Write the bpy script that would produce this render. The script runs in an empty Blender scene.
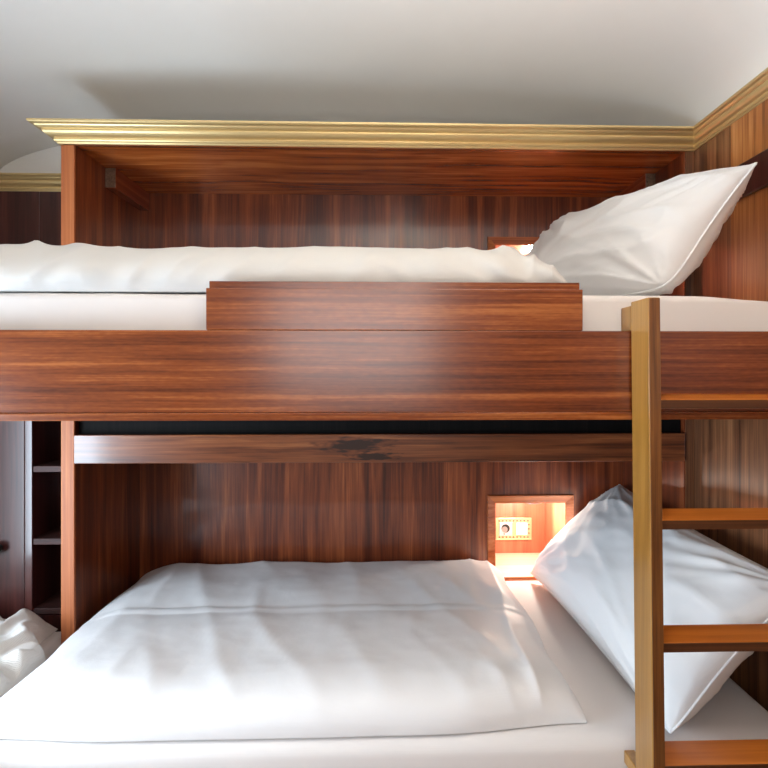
import bpy, bmesh, math
from mathutils import Vector, Matrix, noise

sc = bpy.context.scene
COL = sc.collection
E = 1.24                      # eye height above the floor (metres)

# ------------------------------------------------------------------ camera
cam_d = bpy.data.cameras.new('camera')
cam = bpy.data.objects.new('camera', cam_d)
COL.objects.link(cam)
cam.location = (0, 0, E)
cam.rotation_euler = (math.radians(90), 0, math.radians(-1.6))
cam_d.sensor_width = 36
cam_d.lens = 560 / 768 * 36
cam_d.shift_x = -0.0203
cam_d.shift_y = -0.0156
cam_d.clip_start = 0.02
sc.camera = cam

# ------------------------------------------------------------------ world, daylight, exposure
w = bpy.data.worlds.new('world'); sc.world = w
w.use_nodes = True
bg = w.node_tree.nodes['Background']
bg.inputs[0].default_value = (0.75, 0.87, 1.0, 1)
bg.inputs[1].default_value = 1.2

def area(name, loc, rot, sx, sy, power, col):
    l = bpy.data.lights.new(name, 'AREA'); l.shape = 'RECTANGLE'
    l.size = sx; l.size_y = sy; l.energy = power; l.color = col
    o = bpy.data.objects.new(name, l); COL.objects.link(o)
    o.location = loc; o.rotation_euler = [math.radians(a) for a in rot]
    return o
# daylight entering through the windows of the rear wall and of the left wall
WIN = [(-0.80, 0.36)]
WZ = (1.10, 1.94)
LWIN = (0.32, 1.20, 0.46, 1.24)     # y0, y1, z0, z1
for wi, (wx0, wx1) in enumerate(WIN):
    area('window_daylight', ((wx0 + wx1) / 2, -1.64, (WZ[0] + WZ[1]) / 2), (90, 0, 0),
         wx1 - wx0, WZ[1] - WZ[0], 12, (1.0, 0.97, 0.94))
area('window_daylight', (-1.475, (LWIN[0] + LWIN[1]) / 2, (LWIN[2] + LWIN[3]) / 2), (90, 0, -90),
     LWIN[1] - LWIN[0], LWIN[3] - LWIN[2], 41, (0.69, 0.85, 1.0))

sc.view_settings.view_transform = 'Standard'
sc.view_settings.look = 'None'
sc.view_settings.exposure = 0.2
sc.view_settings.gamma = 1.0
sc.view_settings.use_curve_mapping = False

# ------------------------------------------------------------------ materials
def s2l(c):
    c = c / 255
    return c / 12.92 if c <= 0.04045 else ((c + 0.055) / 1.055) ** 2.4
def rgb(r, g, b): return (s2l(r), s2l(g), s2l(b), 1)

class NT:
    def __init__(s, name):
        s.m = bpy.data.materials.new(name); s.m.use_nodes = True
        s.t = s.m.node_tree; s.b = s.t.nodes['Principled BSDF']
    def n(s, typ, **kw):
        nd = s.t.nodes.new(typ)
        for k, v in kw.items():
            if hasattr(nd, k): setattr(nd, k, v)
            else: nd.inputs[k.replace('_', ' ')].default_value = v
        return nd
    def l(s, a, b): s.t.links.new(a, b)
    def math(s, op, a, b=None, c=None):
        nd = s.t.nodes.new('ShaderNodeMath'); nd.operation = op
        for i, v in enumerate((a, b, c)):
            if v is None: continue
            if isinstance(v, (int, float)): nd.inputs[i].default_value = v
            else: s.l(v, nd.inputs[i])
        return nd.outputs[0]

def wood(name, cols, axis='z', stripe=9.0, fibre=150.0, wob=0.35, rough=0.26, coat=0.5,
         coat_rough=0.09, fleck=0.0, knots=None, seed=0.0, contrast=1.0):
    """striped veneer; axis = direction the grain runs in (object space)."""
    t = NT(name)
    tc = t.n('ShaderNodeTexCoord'); oi = t.n('ShaderNodeObjectInfo')
    off = t.n('ShaderNodeCombineXYZ')
    for i in range(3): t.l(t.math('MULTIPLY_ADD', oi.outputs['Random'], 7.3 + i, seed + i * 1.7), off.inputs[i])
    add = t.n('ShaderNodeVectorMath', operation='ADD')
    t.l(tc.outputs['Object'], add.inputs[0]); t.l(off.outputs[0], add.inputs[1])
    # slow wandering of the grain lines
    def mp(across, along):
        m = t.n('ShaderNodeMapping')
        s = [across] * 3; s['xyz'.index(axis)] = along
        m.inputs['Scale'].default_value = s
        t.l(add.outputs[0], m.inputs[0]); return m.outputs[0]
    wn = t.n('ShaderNodeTexNoise', Scale=1.0, Detail=2.0)
    t.l(mp(3.0, 1.6), wn.inputs['Vector'])
    wv = t.n('ShaderNodeVectorMath', operation='MULTIPLY_ADD')
    t.l(wn.outputs['Color'], wv.inputs[0])
    wv.inputs[1].default_value = (wob,) * 3
    t.l(mp(stripe, 0.5), wv.inputs[2])
    a = t.n('ShaderNodeTexNoise', Scale=1.0, Detail=8.0, Roughness=0.7)
    t.l(wv.outputs[0], a.inputs['Vector'])
    wv2 = t.n('ShaderNodeVectorMath', operation='MULTIPLY_ADD')
    t.l(wn.outputs['Color'], wv2.inputs[0]); wv2.inputs[1].default_value = (wob * 2.4,) * 3
    t.l(mp(stripe * 3.1, 1.3), wv2.inputs[2])
    a2 = t.n('ShaderNodeTexNoise', Scale=1.0, Detail=3.0, Roughness=0.55)
    t.l(wv2.outputs[0], a2.inputs['Vector'])
    f = t.n('ShaderNodeTexNoise', Scale=1.0, Detail=3.0)
    t.l(mp(fibre, 5.0), f.inputs['Vector'])
    v = t.math('MULTIPLY', a.outputs[0], 0.55)
    v = t.math('MULTIPLY_ADD', a2.outputs[0], 0.45, v)
    v = t.math('MULTIPLY_ADD', t.math('SUBTRACT', f.outputs[0], 0.5), 0.24, v)
    if fleck:
        fl = t.n('ShaderNodeTexNoise', Scale=1.0, Detail=2.0)
        t.l(mp(260.0, 60.0), fl.inputs['Vector'])
        v = t.math('MULTIPLY_ADD', t.math('SUBTRACT', fl.outputs[0], 0.5), fleck, v)
    v = t.math('MULTIPLY_ADD', t.math('SUBTRACT', v, 0.5), contrast, 0.5)
    if knots:
        # a dark knot with grain bending round it: object-space position and size
        for (kx, ky, kz, rx, rz) in knots:
            mpk = t.n('ShaderNodeMapping')
            mpk.inputs['Location'].default_value = (-kx / rx, 0, -kz / rz)
            mpk.inputs['Scale'].default_value = (1 / rx, 0.0, 1 / rz)
            t.l(tc.outputs['Object'], mpk.inputs[0])
            nz = t.n('ShaderNodeTexNoise', Scale=2.2, Detail=2.5); t.l(mpk.outputs[0], nz.inputs['Vector'])
            nd = t.n('ShaderNodeVectorMath', operation='MULTIPLY_ADD')
            t.l(nz.outputs['Color'], nd.inputs[0]); nd.inputs[1].default_value = (2.2, 0, 2.2)
            t.l(mpk.outputs[0], nd.inputs[2])
            sb = t.n('ShaderNodeVectorMath', operation='SUBTRACT')
            t.l(nd.outputs[0], sb.inputs[0]); sb.inputs[1].default_value = (1.1, 0, 1.1)
            ln = t.n('ShaderNodeVectorMath', operation='LENGTH'); t.l(sb.outputs[0], ln.inputs[0])
            k = t.n('ShaderNodeMapRange', interpolation_type='SMOOTHSTEP')
            t.l(ln.outputs['Value'], k.inputs[0])
            k.inputs[1].default_value = 0.1; k.inputs[2].default_value = 1.25
            k.inputs[3].default_value = -0.34; k.inputs[4].default_value = 0.0
            v = t.math('ADD', v, k.outputs[0])
    r = t.n('ShaderNodeValToRGB')
    cr = r.color_ramp
    pos = [0.30, 0.43, 0.54, 0.68]
    cr.elements[0].position = pos[0]; cr.elements[0].color = cols[0]
    cr.elements[1].position = pos[3]; cr.elements[1].color = cols[3]
    for p, c in zip(pos[1:3], cols[1:3]):
        e = cr.elements.new(p); e.color = c
    t.l(v, r.inputs[0]); t.l(r.outputs[0], t.b.inputs['Base Color'])
    t.b.inputs['Roughness'].default_value = rough
    t.b.inputs['Coat Weight'].default_value = coat
    t.b.inputs['Coat Roughness'].default_value = coat_rough
    bp = t.n('ShaderNodeBump', Strength=0.05, Distance=0.002)
    t.l(v, bp.inputs['Height']); t.l(bp.outputs[0], t.b.inputs['Normal'])
    return t.m

MAH = [rgb(62, 25, 13), rgb(96, 42, 21), rgb(126, 61, 31), rgb(166, 94, 52)]
M = {}
M['veneer_v'] = wood('mahogany_veneer_vertical', MAH, 'z', 11, 190, 0.5, rough=0.3, contrast=1.2)
M['veneer_h'] = wood('mahogany_ribbon_horizontal', [rgb(80, 34, 14), rgb(110, 51, 21), rgb(132, 66, 28), rgb(168, 98, 48)],
                     'x', 26, 260, 0.7, rough=0.24, fleck=0.12, seed=3, contrast=1.25, coat_rough=0.2)
M['canopy'] = wood('mahogany_canopy_underside', [rgb(90, 40, 17), rgb(150, 74, 32), rgb(188, 100, 45), rgb(220, 134, 68)],
                   'x', 9, 170, 1.0, rough=0.22, seed=5, contrast=1.3)
M['rail'] = wood('walnut_cross_rail', [rgb(40, 16, 9), rgb(96, 48, 25), rgb(128, 70, 38), rgb(168, 108, 64)],
                 'x', 14, 200, 0.9, rough=0.28, seed=8, contrast=1.1, knots=[(-0.085, 0, 0.010, 0.10, 0.022), (-0.03, 0, -0.022, 0.07, 0.012)])
M['panel_edge'] = wood('mahogany_edge_strip', [rgb(128, 66, 34), rgb(160, 88, 48), rgb(178, 102, 56), rgb(198, 124, 74)],
                       'z', 30, 220, 0.3, rough=0.55, coat=0.0, seed=2)
M['bracket'] = wood('mahogany_bracket', [rgb(96, 40, 20), rgb(126, 56, 30), rgb(144, 68, 38), rgb(160, 84, 50)], 'y', 20, 200, 0.4, seed=4)
M['end_grain'] = wood('bracket_end_grain', [rgb(70, 50, 38), rgb(92, 68, 52), rgb(112, 86, 66), rgb(130, 104, 84)], 'y', 60, 300, 0.4, rough=0.6, coat=0)
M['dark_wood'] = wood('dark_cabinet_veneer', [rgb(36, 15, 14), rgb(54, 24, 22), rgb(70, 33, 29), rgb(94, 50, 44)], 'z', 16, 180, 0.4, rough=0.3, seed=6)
M['shelf_wood'] = wood('dark_shelf_wood', [rgb(36, 15, 12), rgb(50, 22, 17), rgb(62, 28, 22), rgb(76, 38, 30)], 'x', 16, 180, 0.4, rough=0.6, coat=0.0)
M['wall_pale'] = wood('right_wall_lighter', [rgb(104, 58, 26), rgb(150, 88, 42), rgb(180, 112, 58), rgb(212, 150, 92)], 'z', 17, 240, 0.35, rough=0.34, coat=0.3, seed=7, contrast=1.2)
M['gap_shade'] = wood('gap_shade_black', [rgb(9, 8, 8), rgb(13, 11, 10), rgb(17, 14, 13), rgb(26, 20, 18)], 'z', 40, 200, 0.3, rough=0.8, coat=0)  # near-black that stands in for the shade under the upper bunk
M['gap_shade'].node_tree.nodes['Principled BSDF'].inputs['Specular IOR Level'].default_value = 0.15
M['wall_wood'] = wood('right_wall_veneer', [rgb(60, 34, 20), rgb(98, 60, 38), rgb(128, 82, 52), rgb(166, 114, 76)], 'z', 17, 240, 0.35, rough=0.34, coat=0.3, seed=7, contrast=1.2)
M['ladder'] = wood('ochre_ladder_wood', [rgb(128, 86, 32), rgb(150, 104, 42), rgb(164, 116, 50), rgb(182, 136, 68)], 'z', 12, 160, 0.5, rough=0.3, coat=0.35, seed=9)
M['tread'] = wood('orange_tread_wood', [rgb(150, 78, 24), rgb(178, 98, 34), rgb(194, 112, 42), rgb(208, 132, 58)], 'x', 12, 160, 0.5, rough=0.3, coat=0.35, seed=9)
M['ladder_edge'] = wood('dark_laminated_edge', [rgb(66, 36, 16), rgb(98, 58, 26), rgb(120, 74, 34), rgb(146, 96, 48)], 'z', 60, 300, 0.2, rough=0.35, coat=0.3, seed=12)
M['tread_edge'] = wood('dark_tread_edge', [rgb(48, 26, 14), rgb(72, 40, 20), rgb(88, 50, 26), rgb(106, 64, 34)], 'x', 60, 300, 0.2, rough=0.35, coat=0.3, seed=12)
M['niche_frame'] = wood('niche_frame_wood', [rgb(128, 64, 32), rgb(160, 86, 44), rgb(178, 102, 56), rgb(200, 126, 74)], 'x', 24, 200, 0.4, seed=1)
M['niche_floor'] = wood('pale_niche_floor', [rgb(206, 176, 146), rgb(222, 196, 168), rgb(232, 210, 184), rgb(240, 222, 200)], 'x', 40, 160, 0.4, rough=0.35, seed=11)
M['niche_wood'] = wood('niche_lining_veneer', [rgb(124, 62, 42), rgb(164, 90, 62), rgb(180, 104, 74), rgb(200, 126, 92)], 'z', 12, 160, 0.4, rough=0.35, seed=11)
M['floor'] = wood('floor_wood', [rgb(70, 40, 24), rgb(104, 62, 38), rgb(128, 80, 50), rgb(150, 98, 64)], 'y', 9, 120, 0.5, rough=0.4)

def plain(name, col, rough=0.5, metal=0.0, bump=0.0, bscale=60, **kw):
    t = NT(name)
    n = t.n('ShaderNodeTexNoise', Scale=bscale, Detail=4.0)
    tc = t.n('ShaderNodeTexCoord'); t.l(tc.outputs['Object'], n.inputs['Vector'])
    mx = t.n('ShaderNodeMix', data_type='RGBA', blend_type='MULTIPLY')
    mx.inputs[0].default_value = kw.pop('var', 0.12)
    mx.inputs[6].default_value = col; t.l(n.outputs['Color'], mx.inputs[7])
    hs = t.n('ShaderNodeHueSaturation'); hs.inputs['Saturation'].default_value = 0.0
    t.l(n.outputs['Color'], hs.inputs['Color']); t.l(hs.outputs[0], mx.inputs[7])
    t.l(mx.outputs[2], t.b.inputs['Base Color'])
    t.b.inputs['Roughness'].default_value = rough; t.b.inputs['Metallic'].default_value = metal
    if bump:
        bp = t.n('ShaderNodeBump', Strength=bump, Distance=0.002)
        t.l(n.outputs[0], bp.inputs['Height']); t.l(bp.outputs[0], t.b.inputs['Normal'])
    for k, v in kw.items(): t.b.inputs[k.replace('_', ' ')].default_value = v
    return t.m
M['plaster'] = plain('white_gloss_plaster', rgb(240, 238, 234), 0.42, bump=0.04, bscale=7, var=0.06)
M['gold'] = plain('gold_leaf_moulding', rgb(232, 206, 150), 0.38, 0.65, var=0.1, bscale=30)
M['brass'] = plain('brass_plate', rgb(216, 194, 152), 0.32, 0.6, var=0.1)
M['ivory'] = plain('ivory_plastic', rgb(238, 226, 200), 0.4, var=0.03)
M['black'] = plain('black_plastic', rgb(24, 22, 22), 0.5)
M['steel'] = plain('steel', rgb(170, 170, 170), 0.3, 0.9)
M['steel_pale'] = plain('pale_metal', rgb(206, 202, 204), 0.35, 0.4)
M['white_paint'] = plain('white_paint', rgb(225, 223, 218), 0.5, var=0.05)
M['wall_paint'] = plain('wall_plaster', rgb(200, 190, 178), 0.7, var=0.08)

def fabric(name, col, weave=900, bump=0.12, rough=0.75, crease=0.25, sheen=0.15):
    t = NT(name)
    tc = t.n('ShaderNodeTexCoord')
    w1 = t.n('ShaderNodeTexWave', wave_type='BANDS', bands_direction='X', Scale=weave / 6.28, Distortion=0.4)
    w2 = t.n('ShaderNodeTexWave', wave_type='BANDS', bands_direction='Y', Scale=weave / 6.28, Distortion=0.4)
    for q in (w1, w2): t.l(tc.outputs['Object'], q.inputs['Vector'])
    nz = t.n('ShaderNodeTexNoise', Scale=14.0, Detail=5.0, Distortion=0.6); t.l(tc.outputs['Object'], nz.inputs['Vector'])
    b1 = t.n('ShaderNodeBump', Strength=bump, Distance=0.0006)
    t.l(t.math('ADD', w1.outputs[1], w2.outputs[1]), b1.inputs['Height'])
    b2 = t.n('ShaderNodeBump', Strength=crease, Distance=0.006)
    t.l(nz.outputs[0], b2.inputs['Height']); t.l(b1.outputs[0], b2.inputs['Normal'])
    t.l(b2.outputs[0], t.b.inputs['Normal'])
    t.b.inputs['Base Color'].default_value = col
    t.b.inputs['Roughness'].default_value = rough
    t.b.inputs['Sheen Weight'].default_value = sheen
    return t.m
M['sheet'] = fabric('white_cotton_sheet', rgb(224, 219, 216), crease=0.06)
M['satin'] = fabric('white_cotton_satin', rgb(230, 229, 229), rough=0.5, crease=0.16)
M['percale'] = fabric('white_cotton_percale', rgb(210, 208, 204), rough=0.7, crease=0.14)
M['pillow'] = fabric('white_pillowcase', rgb(226, 226, 226), rough=0.62, crease=0.12)
M['terry'] = fabric('white_terry_cloth', rgb(228, 224, 218), weave=700, bump=0.6, rough=0.95, crease=0.5, sheen=0.5)

# ------------------------------------------------------------------ builders
def link(name, me, mat, parent=None, smooth=False, center=True):
    """me in world coordinates; its origin is moved to the middle of its bounds."""
    if center:
        xs = [v.co for v in me.vertices]
        c = Vector([(min(v[i] for v in xs) + max(v[i] for v in xs)) / 2 for i in range(3)])
        me.transform(Matrix.Translation(-c))
    else: c = Vector((0, 0, 0))
    if mat: me.materials.append(M[mat])
    o = bpy.data.objects.new(name, me); COL.objects.link(o)
    if parent is not None:
        o.parent = parent
        pl = Vector((0, 0, 0)); p = parent
        while p is not None: pl += p.location; p = p.parent
        o.location = c - pl
    else: o.location = c
    if smooth:
        for p in me.polygons: p.use_smooth = True
    return o

def box_me(x0, x1, y0, y1, z0, z1, bev=0.0, seg=2):
    bm = bmesh.new()
    bmesh.ops.create_cube(bm, size=1)
    for v in bm.verts:
        v.co = Vector(((x0 + x1) / 2 + v.co.x * (x1 - x0), (y0 + y1) / 2 + v.co.y * (y1 - y0), (z0 + z1) / 2 + v.co.z * (z1 - z0)))
    if bev:
        bmesh.ops.bevel(bm, geom=bm.edges[:], offset=bev, segments=seg, affect='EDGES', profile=0.5)
    me = bpy.data.meshes.new('m'); bm.to_mesh(me); bm.free(); return me
def box(name, mat, b, parent=None, bev=0.0015, seg=2):
    """b = x0,x1,y0,y1,z0,z1 with z measured from eye height"""
    return link(name, box_me(b[0], b[1], b[2], b[3], b[4] + E, b[5] + E, bev, seg), mat, parent)

def poly_me(verts, faces):
    me = bpy.data.meshes.new('m'); me.from_pydata([tuple(v) for v in verts], [], faces); me.update()
    bm = bmesh.new(); bm.from_mesh(me); bmesh.ops.recalc_face_normals(bm, faces=bm.faces); bm.to_mesh(me); bm.free()
    return me

def tag(o, label=None, cat=None, group=None, kind=None):
    if label: o['label'] = label
    if cat: o['category'] = cat
    if group: o['group'] = group
    if kind: o['kind'] = kind
    return o
def empty(name, loc, label, cat, group=None):
    o = bpy.data.objects.new(name, None); COL.objects.link(o)
    o.location = (loc[0], loc[1], loc[2] + E); o.empty_display_size = 0.1
    return tag(o, label, cat, group)

def holed_wall(name, mat, axis, p0, p1, t0, t1, z0, z1, holes):
    """slab spanning p0..p1 along x (axis 'x'), thickness t0..t1 along y, rectangular holes (a,b,za,zb)"""
    xs = sorted({p0, p1, *[h[0] for h in holes], *[h[1] for h in holes]})
    zs = sorted({z0, z1, *[h[2] for h in holes], *[h[3] for h in holes]})
    inside = lambda x, z: p0 < x < p1 and z0 < z < z1 and not any(h[0] < x < h[1] and h[2] < z < h[3] for h in holes)
    bm = bmesh.new(); vc = {}
    def V(x, t, z):
        k = (round(x, 5), round(t, 5), round(z, 5))
        if k not in vc: vc[k] = bm.verts.new((x, t, z + E))
        return vc[k]
    for i in range(len(xs) - 1):
        for j in range(len(zs) - 1):
            a, b, c, d = xs[i], xs[i + 1], zs[j], zs[j + 1]
            if not inside((a + b) / 2, (c + d) / 2): continue
            bm.faces.new([V(a, t0, c), V(b, t0, c), V(b, t0, d), V(a, t0, d)])
            bm.faces.new([V(a, t1, c), V(a, t1, d), V(b, t1, d), V(b, t1, c)])
            mx, mz = (a + b) / 2, (c + d) / 2
            for (nx, nz, q) in ((a - 1e-4, mz, (a, c, a, d)), (b + 1e-4, mz, (b, c, b, d)), (mx, c - 1e-4, (a, c, b, c)), (mx, d + 1e-4, (a, d, b, d))):
                if not inside(nx, nz):
                    bm.faces.new([V(q[0], t0, q[1]), V(q[2], t0, q[3]), V(q[2], t1, q[3]), V(q[0], t1, q[1])])
    bmesh.ops.recalc_face_normals(bm, faces=bm.faces)
    me = bpy.data.meshes.new('m'); bm.to_mesh(me); bm.free()
    return link(name, me, mat)

def sweep(name, mat, prof, path, parent=None):
    """prof = (out, up) points; path = list of (x,y,nx,ny) where n is the mitred outward direction"""
    n = len(prof); vs = []; fs = []
    for (x, y, nx, ny, z) in path:
        for (o, u) in prof: vs.append((x + nx * o, y + ny * o, z + u + E))
    for i in range(len(path) - 1):
        for j in range(n):
            k = (j + 1) % n
            fs.append((i * n + j, i * n + k, (i + 1) * n + k, (i + 1) * n + j))
    fs.append(tuple(range(n))); fs.append(tuple(range((len(path) - 1) * n, len(path) * n)))
    return link(name, poly_me(vs, fs), mat, parent)

# ------------------------------------------------------------------ the room
YB = 2.06      # back wall
YN = 1.628     # front of the alcove
XL, XR = -0.886, 0.887     # inside of the alcove
XW = 0.915      # right wall
XLW = -1.40    # left wall
YR = -1.55     # rear wall
ZM = 0.655     # underside of the crown moulding
FL = -E
LN = (0.407, 0.675, -0.762, -0.480)    # lower niche opening
UN = (0.407, 0.675, 0.190, 0.472)      # upper niche opening
ZC = 0.90      # top of the ceiling

def structure(o): o['kind'] = 'structure'; return o
structure(box('floor', 'floor', (XLW - .06, XW + .06, YR - .06, YB + .4, FL - .06, FL), bev=0))
wb = structure(holed_wall('wall_back', 'veneer_v', 'x', XLW - .06, XW + .06, YB, YB + 0.03, FL, ZM + .030, [LN, UN]))
for k in range(3):      # panels in a darker tone over the back wall, left of the alcove
    box('wall_panel', 'dark_wood', (XLW + .001 + k * .158, XLW + .158 + k * .158, YB - .006, YB - .0005, -.07, ZM - .004), wb, bev=.0015)
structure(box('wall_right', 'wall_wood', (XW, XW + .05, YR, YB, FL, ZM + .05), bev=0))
wr = bpy.data.objects['wall_right']
for k in range(5):      # panels in a lighter tone above the upper mattress
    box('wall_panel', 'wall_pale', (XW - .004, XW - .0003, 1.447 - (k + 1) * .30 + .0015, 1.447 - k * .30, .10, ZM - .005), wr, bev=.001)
lw = holed_wall('wall_left', 'wall_paint', 'x', YR, YB, XLW - .05, XLW, FL, ZM + .05, [(LWIN[0], LWIN[1], LWIN[2] - E, LWIN[3] - E)])
for v in lw.data.vertices: v.co.x, v.co.y = v.co.y, v.co.x
lw.data.flip_normals(); lw.location.x, lw.location.y = lw.location.y, lw.location.x
structure(lw)
structure(holed_wall('wall_rear', 'wall_paint', 'x', XLW - .05, XW + .05, YR - .08, YR, FL, ZC + .02,
                     [(a, b, WZ[0] - E, WZ[1] - E) for a, b in WIN]))
for i, (a, b) in enumerate(WIN):
    z0, z1 = WZ[0] - E, WZ[1] - E
    wf = structure(box('window_%d' % (i + 1), 'white_paint', (a, a + .04, YR - .07, YR - .02, z0, z1)))
    box('window_frame', 'white_paint', (b - .04, b, YR - .07, YR - .02, z0, z1), wf)
    box('window_frame', 'white_paint', (a + .04, b - .04, YR - .07, YR - .02, z0, z0 + .04), wf)
    box('window_frame', 'white_paint', (a + .04, b - .04, YR - .07, YR - .02, z1 - .04, z1), wf)
    box('glazing_bar', 'white_paint', (a + .04, b - .04, YR - .06, YR - .03, (z0 + z1) / 2 - .012, (z0 + z1) / 2 + .012), wf)

ya, yb_, za, zb_ = LWIN[0], LWIN[1], LWIN[2] - E, LWIN[3] - E
wf = structure(box('window_2', 'white_paint', (XLW - .045, XLW - .01, ya, ya + .03, za, zb_)))
box('window_frame', 'white_paint', (XLW - .045, XLW - .01, yb_ - .03, yb_, za, zb_), wf)
box('window_frame', 'white_paint', (XLW - .045, XLW - .01, ya + .03, yb_ - .03, za, za + .03), wf)
box('window_frame', 'white_paint', (XLW - .045, XLW - .01, ya + .03, yb_ - .03, zb_ - .03, zb_), wf)
box('glazing_bar', 'white_paint', (XLW - .04, XLW - .015, (ya + yb_) / 2 - .012, (ya + yb_) / 2 + .012, za + .03, zb_ - .03), wf)

# shallow barrel vault running front to back, springing from the top of the moulding
VC, VH = (XLW + XW) / 2, (XW - XLW) / 2
def ceil_z(x, y):
    u = min(1.0, abs(x - VC) / VH)
    return ZM + .042 + (ZC - ZM - .042) * (1 - u ** (2.1 if x < VC else 3.4)) ** .5
def ceiling():
    nx, ny = 120, 24
    xs = []
    for i in range(nx + 1):
        u = i / nx; xs.append(VC - (VH + .004) * math.cos(math.pi * u))
    ys = []
    for j in range(ny + 1):
        u = j / ny; ys.append(YR - .02 + (YB - YR + .04) * u)
    vs = [(x, y, ceil_z(x, y) + E) for y in ys for x in xs]
    vs += [(x, y, ceil_z(x, y) + .04 + E) for y in ys for x in xs]
    W = nx + 1; N = W * (ny + 1); fs = []
    for j in range(ny):
        for i in range(nx):
            a = j * W + i
            fs.append((a, a + W, a + W + 1, a + 1)); fs.append((N + a, N + a + 1, N + a + W + 1, N + a + W))
    for j in range(ny):
        a = j * W; fs.append((a, N + a, N + a + W, a + W)); a += nx; fs.append((a, a + W, N + a + W, N + a))
    for i in range(nx):
        fs.append((i, i + 1, N + i + 1, N + i)); a = ny * W + i; fs.append((a, N + a, N + a + 1, a + 1))
    return link('ceiling', poly_me(vs, fs), 'plaster', smooth=True)
structure(ceiling())
def lunette():
    n = 60; vs = []; fs = []
    for y in (YB + .001, YB + .03):
        for k in range(n + 1):
            x = VC - VH * math.cos(math.pi * k / n)
            vs += [(x, y, ZM + .030 + E), (x, y, max(ZM + .031, ceil_z(x, y) + .01) + E)]
    W = 2 * (n + 1)
    for k in range(n):
        a = 2 * k
        fs += [(a, a + 2, a + 3, a + 1), (W + a, W + a + 1, W + a + 3, W + a + 2), (a + 1, a + 3, W + a + 3, W + a + 1), (a, W + a, W + a + 2, a + 2)]
    return link('wall_lunette', poly_me(vs, fs), 'plaster')
structure(lunette())

# gilded crown moulding: the canopy run returns to the back wall on the left and turns along the right wall
PROF = [(0, -.004), (.006, -.004), (.008, .000), (.012, .0015), (.014, .005), (.012, .008), (.013, .0105),
        (.018, .0115), (.025, .0135), (.031, .0175), (.034, .0225), (.034, .0265), (.036, .0275), (.041, .0285),
        (.046, .0315), (.048, .0345), (.050, .0352), (.057, .0362), (.060, .0385), (.060, .0435), (0, .0435)]
XO = -0.924    # outer face of the partition
structure(sweep('trim_1', 'gold', PROF, [(XO, YB - .001, -1, 0, ZM), (XO, YN, -1, -1, ZM), (XW, YN, -1, -1, ZM), (XW, YR, -1, 0, ZM)][0:2]
                + [(XW, YN, -.6, -1, ZM), (XW, YR, -.6, 0, ZM)]))
structure(sweep('trim_2', 'gold', PROF, [(XLW, YB, 0, -1, ZM), (XO - .061, YB, 0, -1, ZM)]))

# ------------------------------------------------------------------ alcove joinery round the bunks
sur = empty('bunk_alcove', (0, YN, -E), 'mahogany alcove round both bunks, with left partition and overhead canopy', 'alcove')
box('partition_panel', 'veneer_v', (XO + .001, XL, YN + .010, YB - .001, FL, ZM + .040), sur, bev=0)
box('edge_strip', 'panel_edge', (XO, XL, YN, YN + .0095, FL, ZM - .005), sur, bev=.002)
box('canopy_panel', 'canopy', (XL + .001, XR - .0005, YN + .0145, YB - .001, ZM - .0055, ZM + .035), sur, bev=0)
box('canopy_bounce_panel', 'white_paint', (XL + .001, XR - .0005, YN + .0145, YB - .002, ZM + .0352, ZM + .041), sur, bev=0)  # white sheet added on the canopy to bounce light up to the ceiling
box('canopy_lip', 'veneer_h', (XL + .001, XR - .0005, YN, YN + .014, ZM - .006, ZM + .035), sur, bev=.001)
sp = box('side_panel', 'veneer_v', (XR, XW - .001, YN + .003, YB - .001, FL, ZM + .040), sur, bev=0)
box('side_edge', 'wall_wood', (XR + .003, XW - .001, YN - .002, YN + .0025, FL, ZM - .005), sur, bev=0)
for s in (-1, 1):
    x0, x1 = (XL + .0005, XL + .034) if s < 0 else (XR - .034, XR - .0005)
    # angled support bracket: front end up, running back along the panel
    b = box('bracket', 'bracket', (x0, x1, 1.805, 2.058, ZM - .070, ZM - .0060), sur, bev=.001)
    box('bracket_end', 'end_grain', (x0 + .001, x1 - .001, 1.8035, 1.8048, ZM - .069, ZM - .0075), b, bev=0)
# cross rail under the upper bunk
box('cross_rail', 'rail', (XL + .001, XR - .001, YN - .006, YN + .016, -.262, -.180), sur, bev=.002)

# rail board on the right wall above the upper bunk
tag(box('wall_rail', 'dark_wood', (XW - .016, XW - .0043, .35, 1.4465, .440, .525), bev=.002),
    'dark wooden rail board on right wall behind upper pillow tip', 'rail')

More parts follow.
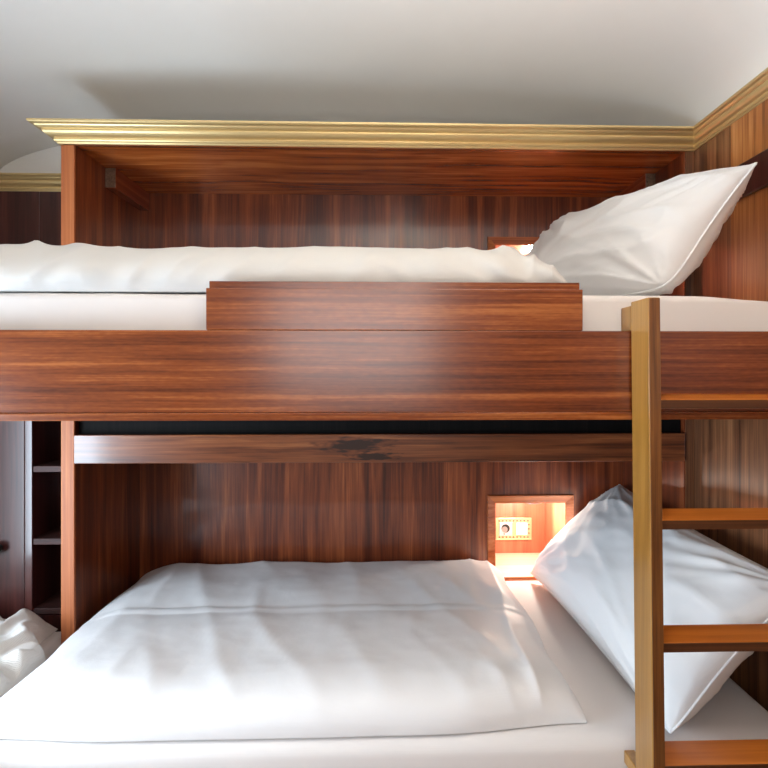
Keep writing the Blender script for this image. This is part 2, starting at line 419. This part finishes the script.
# ------------------------------------------------------------------ bedside niches with lamps
def niche(op, label, cat_group, power, lamp_dx, lamp_dy):
    x0, x1, z0, z1 = op; yb = YB + .27
    n = empty('bedside_niche', ((x0 + x1) / 2, YB, z0), label, 'niche', cat_group)
    t = .012
    # lining
    box('back_lining', 'niche_wood', (x0 + .0005, x1 - .0005, yb, yb + t, z0 + .0005, z1 - .0005), n, bev=0)
    box('side_lining', 'niche_wood', (x0 + .0005, x0 + .003, YB + .0005, yb, z0 + .0005, z1 - .0005), n, bev=0)
    box('side_lining', 'niche_wood', (x1 - .003, x1 - .0005, YB + .0005, yb, z0 + .0005, z1 - .0005), n, bev=0)
    box('top_lining', 'niche_wood', (x0 + .003, x1 - .003, YB + .0005, yb, z1 - .003, z1 - .0005), n, bev=0)
    box('bottom_shelf', 'niche_floor', (x0 + .003, x1 - .003, YB + .0005, yb, z0 + .0005, z0 + .004), n, bev=0)
    # mitred frame
    f = .030; d = .014
    corners_o = [(x0 - f + .004, z0 - f + .004), (x1 + f - .004, z0 - f + .004), (x1 + f - .004, z1 + f - .004), (x0 - f + .004, z1 + f - .004)]
    corners_i = [(x0 + .004, z0 + .004), (x1 - .004, z0 + .004), (x1 - .004, z1 - .004), (x0 + .004, z1 - .004)]
    for k in range(4):
        a, b = corners_o[k], corners_o[(k + 1) % 4]; c, e = corners_i[(k + 1) % 4], corners_i[k]
        q = [a, b, c, e]
        y1 = YB - .0003
        vs = [(p[0], y1, p[1] + E) for p in q] + [(q[0][0] * .96 + q[3][0] * .04, y1 - d, q[0][1] * .96 + q[3][1] * .04 + E), (q[1][0] * .96 + q[2][0] * .04, y1 - d, q[1][1] * .96 + q[2][1] * .04 + E),
              (q[2][0], y1 - d * .45, q[2][1] + E), (q[3][0], y1 - d * .45, q[3][1] + E)]
        fs = [(0, 1, 2, 3), (4, 5, 6, 7), (0, 1, 5, 4), (1, 2, 6, 5), (2, 3, 7, 6), (3, 0, 4, 7)]
        link('frame_member', poly_me(vs, fs), 'niche_frame', n)
    # lamp under the niche top
    lx, ly, lz = (x0 + x1) / 2 + lamp_dx, YB + lamp_dy, z1 - .012
    bm = bmesh.new(); bmesh.ops.create_cone(bm, cap_ends=True, segments=28, radius1=.034, radius2=.03, depth=.016)
    bmesh.ops.translate(bm, verts=bm.verts, vec=(lx, ly, lz + E))
    me = bpy.data.meshes.new('m'); bm.to_mesh(me); bm.free()
    lamp = link('reading_lamp', me, 'steel', n)
    lt = bpy.data.lights.new('niche_lamp_light', 'POINT'); lt.shadow_soft_size = .018
    lt.energy = power; lt.color = (1.0, .88, .76)
    lo = bpy.data.objects.new('niche_lamp_light', lt); COL.objects.link(lo)
    lo.location = (lx, ly, lz - .035 + E)
    return n, yb
nl, yb = niche(LN, 'lit wooden niche in back wall beside lower pillow', 'bedside niches', 5.2, .03, .075)
nu, yb = niche(UN, 'lit wooden niche in back wall half hidden behind upper duvet', 'bedside niches', 3.5, .06, .20)

# socket plate on the back of the lower niche
def cyl_y(x, y0, y1, z, r, seg=24, r2=None):
    vs = []; fs = []
    for k in range(seg):
        a = 2 * math.pi * k / seg; vs.append((x + r * math.cos(a), y0, z + E + r * math.sin(a)))
    for k in range(seg):
        a = 2 * math.pi * k / seg; rr = r2 or r; vs.append((x + rr * math.cos(a), y1, z + E + rr * math.sin(a)))
    for k in range(seg): fs.append((k, (k + 1) % seg, seg + (k + 1) % seg, seg + k))
    fs.append(tuple(range(seg))); fs.append(tuple(range(seg, 2 * seg)))
    return poly_me(vs, fs)
def socket(name, ox, oz, label):
    n = empty(name, (ox, yb, oz), label, 'socket')
    w2, h2 = .075, .046
    box('plate', 'brass', (ox - w2, ox + w2, yb - .005, yb - .0003, oz - h2, oz + h2), n, bev=.0015)
    for (a, b, c, d) in ((-w2, w2, h2 - .006, h2), (-w2, w2, -h2, -h2 + .006), (-w2, -w2 + .006, -h2 + .006, h2 - .006), (w2 - .006, w2, -h2 + .006, h2 - .006)):
        box('plate_rim', 'brass', (ox + a, ox + b, yb - .009, yb - .0052, oz + c, oz + d), n, bev=.001)
    s = box('socket_insert', 'steel_pale', (ox - .060, ox - .006, yb - .0085, yb - .0052, oz - .028, oz + .028), n, bev=.001)
    link('socket_well', cyl_y(ox - .034, yb - .0095, yb - .0087, oz + .003, .0175), 'black', s)
    link('socket_face', cyl_y(ox - .038, yb - .0105, yb - .0096, oz - .001, .0125), 'steel', s)
    link('pin_hole', cyl_y(ox - .040, yb - .0092, yb - .0087, oz - .020, .0025, 12), 'black', s)
    box('switch_rocker', 'ivory', (ox + .010, ox + .058, yb - .0095, yb - .0052, oz - .026, oz + .026), n, bev=.002)
    # beaded ornament round the two inserts
    for k in range(9):
        for zz in (-.034, .034):
            link('bead', cyl_y(ox - .060 + k * .015, yb - .0075, yb - .0052, oz + zz, .0032, 10, .0034), 'end_grain', n)
    for zz in (-.018, 0, .018):
        link('bead', cyl_y(ox + .064, yb - .0075, yb - .0052, oz + zz, .0032, 10, .0034), 'end_grain', n)
    return n
socket('wall_socket', .541, -.655, 'brass double socket plate inside lower bedside niche')

# ------------------------------------------------------------------ upper bunk
UB = empty('upper_bunk', (0, 1.12, -.09), 'upper bunk with glossy mahogany front board and raised guard panel', 'bunk bed')
YF = 1.12
XBL = -.924
box('front_board', 'veneer_h', (XBL, XW - .004, YF, YF + .028, -.0805, .083), UB, bev=.0012)
# chamfered lip along the bottom
lipv = []
for x in (XBL, XW - .004):
    for (y, z) in ((YF + .028, -.0810), (YF - .0015, -.0810), (YF - .004, -.0830), (YF - .003, -.0960), (YF + .028, -.0960)): lipv.append((x, y, z + E))
link('bottom_lip', poly_me(lipv, [(0, 1, 2, 3, 4), (5, 6, 7, 8, 9)] + [(k, (k + 1) % 5, 5 + (k + 1) % 5, 5 + k) for k in range(5)]), 'veneer_h', UB)
gp = box('guard_panel', 'veneer_h', (-.353, .402, YF + .001, YF + .014, .0835, .167), UB, bev=.0015)
box('guard_backing', 'veneer_h', (-.351, .400, YF + .0145, YF + .027, .0835, .183), gp, bev=.0015)
box('base_panel', 'dark_wood', (XBL, XW - .004, YF + .029, YN - .01, -.070, -.050), UB, bev=0)
box('base_panel', 'dark_wood', (XL + .003, XR - .003, YN - .009, YB - .003, -.070, -.050), UB, bev=0)
box('under_box', 'gap_shade', (XL + .003, XR - .003, YN + .020, YB - .003, -.215, -.0705), UB, bev=0)  # added box: shade of the gap above the cross rail, put in as black
box('end_board', 'veneer_h', (XBL, XBL + .025, YF + .029, YN - .012, -.049, .083), UB, bev=.001)

# ------------------------------------------------------------------ soft things
def nz(x, y, z=0.0, s=1.0): return noise.noise(Vector((x * s, y * s, z)))
def fbm(x, y, z=0.0, s=1.0): return noise.fractal(Vector((x * s, y * s, z)), 1.0, 2.0, 4)
def sm(t): t = max(0, min(1, t)); return t * t * (3 - 2 * t)
def bumpf(t, c, w): return math.exp(-((t - c) / w) ** 2)
def ridge(v): return (1 - abs(v)) ** 3

def slab(nx, ny, xf, top, bot, warp=None):
    """closed grid body: xf(u,v)->(x,y); top/bot(u,v,x,y)->z"""
    vs = []; fs = []; W = nx + 1; N = W * (ny + 1)
    for side in (0, 1):
        for j in range(ny + 1):
            for i in range(nx + 1):
                u, v = i / nx, j / ny
                x, y = xf(u, v)
                z = (top if side == 0 else bot)(u, v, x, y)
                p = Vector((x, y, z))
                if warp: p = warp(p, u, v, side)
                vs.append((p.x, p.y, p.z + E))
    for j in range(ny):
        for i in range(nx):
            a = j * W + i
            fs.append((a, a + 1, a + W + 1, a + W)); fs.append((N + a, N + a + W, N + a + W + 1, N + a + 1))
    for j in range(ny):
        a = j * W; fs.append((a, a + W, N + a + W, N + a)); a += nx; fs.append((a, N + a, N + a + W, a + W))
    for i in range(nx):
        fs.append((i, N + i, N + i + 1, i + 1)); a = ny * W + i; fs.append((a, a + 1, N + a + 1, N + a))
    me = poly_me(vs, fs)
    bm = bmesh.new(); bm.from_mesh(me); bmesh.ops.remove_doubles(bm, verts=bm.verts, dist=1e-5); bm.to_mesh(me); bm.free()
    return me
def cl(n, p=2.2):      # parameter spacing crowded towards both ends
    def f(u):
        s = 2 * u - 1
        return .5 + .5 * math.copysign(1 - (1 - abs(s)) ** p, s)
    return f
dense = cl(0, 1.9)
def edge(d, R, n=2.0):
    d = max(0.0, min(1.0, d / R)); return (1 - (1 - d) ** n) ** (1 / n)

def mattress(name, x0, x1, y0, y1, z0, z1, R, label, dome=0.0, drop_r=0.0, sag=None):
    h = (z1 - z0) / 2; zc = (z0 + z1) / 2
    def xf(u, v): return x0 + (x1 - x0) * dense(u), y0 + (y1 - y0) * dense(v)
    def e(x, y): return min(edge(x - x0, R), 1) * min(edge(x1 - x, R), 1) * edge(y - y0, R) * edge(y1 - y, R)
    def top(u, v, x, y):
        k = e(x, y)
        z = z1 - R * (1 - k)
        z += .0025 * fbm(x, y, 3, 3.0) * k
        if drop_r: z -= drop_r * sm((x - (x1 - .22)) / .22) * k
        return z
    def bot(u, v, x, y): return z0 + min(R, h) * .5 * (1 - e(x, y))
    o = link(name, slab(70, 50, xf, top, bot), 'sheet', smooth=True)
    return tag(o, label, 'mattress')

mattress('mattress', XL + .006, XR - .006, YF + .046, YB - .006, -.049, .163, .016,
         'white sheeted mattress of upper bunk above the front board', drop_r=.014)

LB = empty('lower_bed', (0, 1.12, -E), 'wooden base of lower bed under its white mattress', 'bed')
box('base_panel', 'veneer_h', (XL + .002, XW - .004, 1.150, YN - .008, -1.05, -.945), LB, bev=.001)
box('base_panel', 'veneer_h', (XL + .002, XR - .002, YN - .0075, YB - .003, -1.05, -.945), LB, bev=.001)
box('front_board', 'veneer_h', (XL + .002, XW - .004, 1.118, 1.149, -E + .02, -.87), LB, bev=.002)
for lx in (-.86, .84):
    for ly in (1.17, 1.58):
        box('foot', 'veneer_h', (lx - .02, lx + .02, ly - .02, ly + .02, -E, -1.051), LB, bev=.002)
mattress('mattress', XL + .004, XR - .004, 1.152, YB - .004, -.944, -.762, .035,
         'white sheeted mattress of lower bed beneath puffy duvet')
mattress('mattress', XLW + .01, XO - .006, .80, 1.700, -.944, -.765, .03,
         'cream white bench mattress left of the partition under crumpled towel')
bb = empty('bench_base', (-1.36, 1.2, -E), 'wooden bench base under the left mattress', 'bench')
box('bench_box', 'dark_wood', (XLW + .01, XO - .006, .82, 1.700, FL, -.945), bb, bev=.002)
box('kick_board', 'veneer_h', (XLW + .01, XO - .006, .812, .8195, FL + .02, -.96), bb, bev=.001)

# lower duvet
DX0, DX1, DY0, DY1 = -.866, .432, 1.165, 2.040
def lower_duvet():
    zb = -.7590
    def xf(u, v):
        a, b = dense(u), dense(v)
        x = DX0 + (DX1 - DX0) * a; y = DY0 + (DY1 - DY0) * b
        # soft irregular outline
        x += .012 * nz(y * 3, 1.3) * (1 - 2 * abs(a - .5)) * 0 + (.018 * nz(y * 4.0, 7.1)) * (a - .5) * 2
        y += .010 * nz(x * 3.5, 4.2) * (b - .5) * 2 - .020 * math.sin(math.pi * a) * (1 - b) * 0
        if b < .5: y += (.5 - b) * 2 * (.030 * sm((a - .7) / .3))
        if b < .5: y += (.5 - b) * .03 * (1 - sm(a / .25))
        return x, y
    def top(u, v, x, y):
        a, b = dense(u), dense(v)
        dl = a * (DX1 - DX0); dr = (1 - a) * (DX1 - DX0); df = b * (DY1 - DY0); db = (1 - b) * (DY1 - DY0)
        k = edge(dl, .17, 2.0) * edge(dr, .13, 2.3) * edge(df, .14, 2.3) * edge(db, .08, 2.0)
        T = .088
        # ridge of the fold line and the two quilted bays either side of it
        yr = 1.60 + .012 * nz(x * 2, 9)
        d = y - yr
        val = -.012 * math.exp(-(abs(d) / .05)) + .011 * math.exp(-(d / .007) ** 2)
        bay = .008 * math.sin(math.pi * min(1, max(0, (y - 1.63) / .38)))
        w = .006 * fbm(x, y * 1.0, 2, 4.0) + .005 * ridge(nz(x * 6 + y * 2.5, y * 2.2 - x * .6, 5)) - .002
        # pulled creases near the right-hand end
        r = sm((x - .15) / .25)
        w += r * .012 * (ridge(nz((x - .08 * (1.6 - y)) * 13, y * 1.6, 8)) - .4)
        # faint creases that run away from the fold
        w += .0025 * ridge(nz(x * 9, y * 1.1, 3)) * math.exp(-abs(d) / .2)
        return zb + .002 + k * (T + val + bay + w)
    def bot(u, v, x, y): return zb
    o = link('duvet', slab(170, 130, xf, top, bot), 'satin', smooth=True)
    return tag(o, 'puffy white satin duvet with a fold ridge spread on lower bed', 'duvet', 'white duvets')
lower_duvet()

# upper duvet: a thick roll along the front edge
def upper_duvet():
    x0, x1, y0, y1 = -.882, .400, 1.172, 1.98
    zb = .1665
    def xf(u, v):
        a, b = dense(u), dense(v)
        x = x0 + (x1 - x0) * a; y = y0 + (y1 - y0) * b
        x += (a - .5) * 2 * .03 * nz(y * 5, 3.3) * (a > .5)
        y += (1 - b) * (.012 * nz(x * 3.0, 2.2) + .005 * nz(x * 11, 5.2))
        return x, y
    def top(u, v, x, y):
        a, b = dense(u), dense(v)
        dl = a * (x1 - x0); dr = (1 - a) * (x1 - x0); df = b * (y1 - y0); db = (1 - b) * (y1 - y0)
        k = edge(dl, .09) * edge(dr, .17, 1.9) * edge(df, .075, 2.3) * edge(db, .12)
        T = .102 + .006 * nz(x * 2.2, 8.1) + .004 * nz(x * 6, 1.1)
        r = sm((x - .02) / .3)
        w = .004 * fbm(x, y, 6, 5.0) + .003 * ridge(nz(x * 7, y * 4, 2))
        w += r * .024 * (ridge(nz((x - .5 * (y - 1.15)) * 15, y * 2.0 + x, 4)) - .35)
        l = sm((-.45 - x) / .3)
        w += l * .016 * (ridge(nz((x + .9 * (y - 1.15)) * 10, y * 3, 7)) - .35)
        return zb + .002 + k * (T + w)
    def bot(u, v, x, y): return zb
    def warp(p, u, v, side):
        # the front face bellies out and hangs over the mattress edge
        if side == 0:
            b = dense(v); f = max(0, 1 - (p.y - y0) / .09)
            hz = max(0, min(1, (p.z - zb) / .1))
            p.y -= .014 * math.sin(math.pi * hz) * f
            am = .006 + .016 * sm((p.x - .08) / .25) + .012 * sm((-.45 - p.x) / .25)
            sl = 1.1 if p.x > 0 else -.9
            p.y -= am * (ridge(nz((p.x + sl * (p.z - zb)) * 13, (p.z - zb) * 5, 12)) - .3) * f * min(1, hz * 4)
        return p
    o = link('duvet', slab(240, 90, xf, top, bot, warp), 'percale', smooth=True)
    return tag(o, 'thick rolled white duvet lying along upper bunk behind guard panel', 'duvet', 'white duvets')
upper_duvet()

def pillow(name, c00, c10, c11, c01, T, mat, label, seed, belly=(0.5, 0.5), tip=None, side_sign=1, pin=.035, nu=90, nv=70, flange=.018, wr=1.0, rnd=(0, 0, 0, 0), zmin=-9.0):
    """corners: c00 bottom-back, c10 bottom-front, c11 top-front, c01 top-back"""
    C = [Vector(c) for c in (c00, c10, c11, c01)]
    U = (C[1] - C[0]).normalized(); Vv = (C[3] - C[0]).normalized()
    Nn = U.cross(Vv).normalized() * side_sign
    vs = []; fs = []; W = nu + 1; N = W * (nv + 1); rim = {}; cen = (C[0] + C[1] + C[2] + C[3]) / 4
    for side in (1, -1):
        for j in range(nv + 1):
            for i in range(nu + 1):
                u, v = dense(i / nu), dense(j / nv)
                su, sv = 2 * u - 1, 2 * v - 1
                # edges drawn in between the corners
                uu = u - (su * pin * (1 - sv * sv)) ; vv = v - (sv * pin * 1.2 * (1 - su * su))
                p = C[0] * (1 - uu) * (1 - vv) + C[1] * uu * (1 - vv) + C[2] * uu * vv + C[3] * (1 - uu) * vv
                q = rnd[(0, 1, 3, 2)[(1 if su > 0 else 0) + (2 if sv > 0 else 0)]]
                if q: p = p.lerp(cen, q * (abs(su) * abs(sv)) ** 5)
                if side == 1 and (i in (0, nu) or j in (0, nv)): rim[(i, j)] = p.copy()
                au, av = 1 - abs(su) ** 2.3, 1 - abs(sv) ** 2.3
                prof = max(0, au) ** .46 * max(0, av) ** .46
                m = 1 + .35 * ((u - .5) * (belly[0] - .5) * 4 + (v - .5) * (belly[1] - .5) * 4)
                h = T * prof * m
                # wrinkles: radiate from the corners, shorter gathers along the sides
                wv = 0
                for (cu, cv, s) in ((0, 0, 1), (1, 0, 2), (1, 1, 3), (0, 1, 4)):
                    du, dv = u - cu, v - cv; r = math.hypot(du, dv); th = math.atan2(abs(dv), abs(du) + 1e-6)
                    wv += math.exp(-r / .28) * (ridge(nz(th * 5.0, r * 1.5, seed + s * 3.3)) - .35) * sm(r / .10)
                wv *= .028 * wr
                wv += .014 * wr * (ridge(nz(u * 2.6 + v * 1.6 + seed, v * 4.0 - u * 1.5, seed + side * 2)) - .3)
                wv += .005 * fbm(u * 3, v * 3, seed + side)
                g = math.exp(-min(1 - abs(su), 1 - abs(sv)) / .08)
                wv += g * .006 * wr * nz((u + v) * 24, (u - v) * 24, seed)
                h += wv * min(1, prof * 1.6)
                p = p + Nn * side * h
                p.z = max(p.z, zmin); p.x = min(p.x, XR - .003)      # rests on the mattress and against the wall
                vs.append((p.x, p.y, p.z + E))
    for j in range(nv):
        for i in range(nu):
            a = j * W + i
            fs.append((a, a + 1, a + W + 1, a + W)); fs.append((N + a, N + a + W, N + a + W + 1, N + a + 1))
    me = poly_me(vs, fs)
    bm = bmesh.new(); bm.from_mesh(me); bmesh.ops.remove_doubles(bm, verts=bm.verts, dist=1e-5)
    bmesh.ops.recalc_face_normals(bm, faces=bm.faces); bm.to_mesh(me); bm.free()
    o = link(name, me, mat, smooth=True)
    # stitched seam round the rim
    keys = [(i, 0) for i in range(0, nu, 2)] + [(nu, j) for j in range(0, nv, 2)] + [(i, nv) for i in range(nu, 0, -2)] + [(0, j) for j in range(nv, 0, -2)]
    pts = [rim[k] for k in keys]; tv = []; tf = []; n = len(pts); K = 6; R = .0028
    for a in range(n):
        d = (pts[(a + 1) % n] - pts[a - 1]).normalized(); e1 = d.cross(Nn).normalized()
        for b in range(K):
            t = 2 * math.pi * b / K; q = pts[a] + e1 * (R * 1.5 * math.cos(t)) + Nn * (R * math.sin(t)); tv.append((q.x, q.y, q.z + E))
    for a in range(n):
        for b in range(K): tf.append((a * K + b, a * K + (b + 1) % K, ((a + 1) % n) * K + (b + 1) % K, ((a + 1) % n) * K + b))
    link('seam', poly_me(tv, tf), mat, o, smooth=True)
    return tag(o, label, 'pillow', 'white pillows')

pillow('pillow', (.535, 2.02, -.728), (.590, 1.130, -.750), (.862, 1.13, -.445), (.862, 2.03, -.414), .116, 'pillow',
       'white pillow leaning on right wall beside lower niche, behind ladder', 2.0, belly=(.5, .42), pin=.022, rnd=(0, .03, 0, 0), wr=.8, zmin=-.7585)
pillow('pillow', (.43, 1.80, .195), (.628, 1.215, .180), (.835, 1.235, .468), (.56, 1.86, .470), .108, 'pillow',
       'white pillow propped up on upper bunk with one pointed corner', 5.0, belly=(.46, .5), pin=.02, rnd=(.15, .09, 0, .12), wr=1.1, zmin=.1665)

# crumpled towel on the bench mattress
def towel():
    x0, y0, y1 = -1.37, 1.02, 1.690
    zb = -.7635
    def xf(u, v):
        y = y0 + (y1 - y0) * dense(v)
        x1 = -.882 - .085 * sm((y - 1.48) / .10)
        x = x0 + (x1 - x0) * dense(u)
        x += (1 - dense(u)) * .05 * nz(y * 7, 1.0)
        return x, y
    def top(u, v, x, y):
        a, b = dense(u), dense(v)
        k = edge(a, .16) * edge(1 - a, .10) * edge(b, .12) * edge(1 - b, .10)
        q = nz(x * 4, y * 4, 3) * .09
        rr = lambda t: max(0, 1 - (2.2 * t) ** 2)
        f = rr(nz((x + q) * 8 + y * 5, (y - x + q) * 4, 4)) * .040 + rr(nz((x - y * .6 + q) * 13, (y + q) * 5, 9)) * .022
        return zb + .001 + k * (.022 + f + .004 * fbm(x, y, 5, 14))
    o = link('towel', slab(120, 140, xf, top, lambda u, v, x, y: zb), 'terry', smooth=True)
    return tag(o, 'crumpled white terry towel on bench mattress left of the partition', 'towel')
towel()

# ------------------------------------------------------------------ cabinet left of the partition
cab = empty('shelf_cabinet', (-1.3, 1.72, -.93), 'dark wood cabinet with narrow open shelves left of the partition', 'cabinet')
cy0, cy1 = 1.715, 2.045
ct = -.085
box('cabinet_side', 'dark_wood', (-1.080, -1.058, cy0, cy1, FL, ct), cab)
box('cabinet_side', 'dark_wood', (-.936, -.9255, cy0 + .01, cy1, FL, ct), cab)
box('cabinet_back', 'dark_wood', (-1.058, -.936, cy1 - .012, cy1, FL, ct), cab, bev=0)
box('cabinet_top', 'dark_wood', (-1.058, -.936, cy0, cy1 - .012, ct - .02, ct), cab, bev=0)
for z in (-.293, -.512, -.722):
    box('shelf', 'shelf_wood', (-1.0575, -.9365, cy0 + .004, cy1 - .013, z - .009, z + .009), cab, bev=.001)
box('plinth', 'dark_wood', (-1.0575, -.9365, cy0 + .006, cy0 + .02, FL, -.735), cab, bev=0)
dr = box('door', 'dark_wood', (XLW + .01, -1.081, cy0 + .001, cy0 + .021, FL + .05, ct), cab, bev=.002)
box('cabinet_body', 'dark_wood', (XLW + .01, -1.081, cy0 + .022, cy1, FL, ct), cab, bev=0)
link('knob', cyl_y(-1.155, cy0 - .026, cy0 + .0005, -.528, .018, 24, .011), 'black', dr)

# ------------------------------------------------------------------ ladder
lad = empty('bunk_ladder', (.68, 1.08, -E), 'ochre wooden ladder with flat treads hooked onto upper bunk', 'ladder')
xs0, xs1 = .498, .521
xr0, xr1 = .848, .870
lean = -.020 / .90          # foot stands a little nearer than the head
def ly(z, y): return y + lean * (.146 - z)
def stile(x0, x1):
    prof = [(1.043, .141), (1.1175, .141), (1.1175 + .0, -E), (1.043, -E)]
    vs = []
    bm = bmesh.new()
    for x in (x0, x1):
        for (y, z) in prof: vs.append((x, ly(z, y), z + E))
    me = poly_me(vs, [(0, 1, 2, 3), (4, 5, 6, 7), (0, 1, 5, 4), (1, 2, 6, 5), (2, 3, 7, 6), (3, 0, 4, 7)])
    bm.free(); bm = bmesh.new(); bm.from_mesh(me)
    bmesh.ops.bevel(bm, geom=bm.edges[:], offset=.002, segments=2, affect='EDGES', profile=.5); bm.to_mesh(me); bm.free()
    o = link('stile', me, 'ladder', lad)
    vs = []
    for x in (x0 + .0012, x1 - .0012):
        for (y, z) in ((1.0412, .1395), (1.0428, .1395), (1.0428, -E + .002), (1.0412, -E + .002)): vs.append((x, ly(z, y), z + E))
    link('front_edge', poly_me(vs, [(0, 1, 2, 3), (4, 5, 6, 7), (0, 1, 5, 4), (1, 2, 6, 5), (2, 3, 7, 6), (3, 0, 4, 7)]), 'ladder_edge', o)
    return o
stile(xs0, xs1); stile(xr0, xr1)
for z in (-.052, -.278, -.506, -.731, -.957):
    y0, y1 = ly(z, 1.046), ly(z, 1.102)
    dz = .0085; t = .018
    vs = []
    for x in (xs1 + .0003, xr0 - .0003):
        for (y, zz) in ((y0, z), (y1, z + dz), (y1, z + dz - t), (y0, z - t)): vs.append((x, y, zz + E))
    me = poly_me(vs, [(0, 1, 2, 3), (4, 5, 6, 7), (0, 1, 5, 4), (1, 2, 6, 5), (2, 3, 7, 6), (3, 0, 4, 7)])
    bm = bmesh.new(); bm.from_mesh(me)
    bmesh.ops.bevel(bm, geom=bm.edges[:], offset=.0015, segments=2, affect='EDGES', profile=.5); bm.to_mesh(me); bm.free()
    o = link('tread', me, 'tread', lad)
    vs = []
    for x in (xs1 + .0006, xr0 - .0006):
        for (y, zz) in ((y0 - .0016, z - .0008), (y0 - .0002, z - .0008), (y0 - .0002, z - t + .0008), (y0 - .0016, z - t + .0008)): vs.append((x, y, zz + E))
    link('front_edge', poly_me(vs, [(0, 1, 2, 3), (4, 5, 6, 7), (0, 1, 5, 4), (1, 2, 6, 5), (2, 3, 7, 6), (3, 0, 4, 7)]), 'tread_edge', o)
for (a, b) in ((xs0, xs1), (xr0, xr1)):
    box('hook_block', 'ladder', (a + .0005, b - .0005, 1.1178, 1.1645, 0.0838, .134), lad, bev=.0015)
    box('spacer_block', 'ladder', (a + .0005, b - .0005, ly(-.8, 1.1180), 1.150, -.810, -.785), lad, bev=.0015)

# ------------------------------------------------------------------ lamps of the room, behind the viewer
def glow(name, col, strength):
    t = NT(name)
    t.b.inputs['Emission Color'].default_value = col; t.b.inputs['Emission Strength'].default_value = strength
    t.b.inputs['Base Color'].default_value = (.9, .88, .82, 1)
    M[name] = t.m
glow('opal_glass_lit', (1.0, .87, .72, 1), 4.0)
def revolve(prof, x, y, seg=32):
    vs = []; fs = []; n = len(prof)
    for k in range(seg):
        a = 2 * math.pi * k / seg
        for (r_, z) in prof: vs.append((x + r_ * math.cos(a), y + r_ * math.sin(a), z + E))
    for k in range(seg):
        for q in range(n - 1):
            fs.append((k * n + q, k * n + q + 1, ((k + 1) % seg) * n + q + 1, ((k + 1) % seg) * n + q))
    fs.append(tuple(k * n for k in range(seg))); fs.append(tuple(k * n + n - 1 for k in range(seg)))
    return poly_me(vs, fs)
def pendant_lamp(x, y, zl, power):
    zt = ceil_z(x, y)
    n = empty('pendant_lamp', (x, y, zt), 'opal glass bowl pendant lamp overhead, out of the picture', 'lamp')
    link('ceiling_rose', revolve([(.05, zt + .004), (.05, zt - .012), (.012, zt - .025)], x, y), 'brass', n)
    for k in range(3):
        a = k * 2.0944 + .4
        vs = []
        for (r_, z) in ((.008, zt - .02), (.112, zl + .045)):
            cx, cy = x + r_ * math.cos(a), y + r_ * math.sin(a)
            vs += [(cx - .002, cy - .002, z + E), (cx + .002, cy - .002, z + E), (cx + .002, cy + .002, z + E), (cx - .002, cy + .002, z + E)]
        link('chain', poly_me(vs, [(0, 1, 2, 3), (4, 5, 6, 7), (0, 1, 5, 4), (1, 2, 6, 5), (2, 3, 7, 6), (3, 0, 4, 7)]), 'brass', n)
    link('bowl', revolve([(.01, zl - .03), (.06, zl - .022), (.10, zl + .01), (.115, zl + .05), (.110, zl + .05), (.094, zl + .014), (.055, zl - .015), (.01, zl - .022)], x, y), 'opal_glass_lit', n, smooth=True)
    lt = bpy.data.lights.new('pendant_light', 'AREA'); lt.shape = 'DISK'; lt.size = .16
    lt.energy = power; lt.color = (1.0, .92, .82)
    lo = bpy.data.objects.new('pendant_light', lt); COL.objects.link(lo)
    lo.location = (x, y, zl + .03 + E); lo.rotation_euler = (math.pi, 0, 0)
pendant_lamp(.12, .33, .36, 15.5)
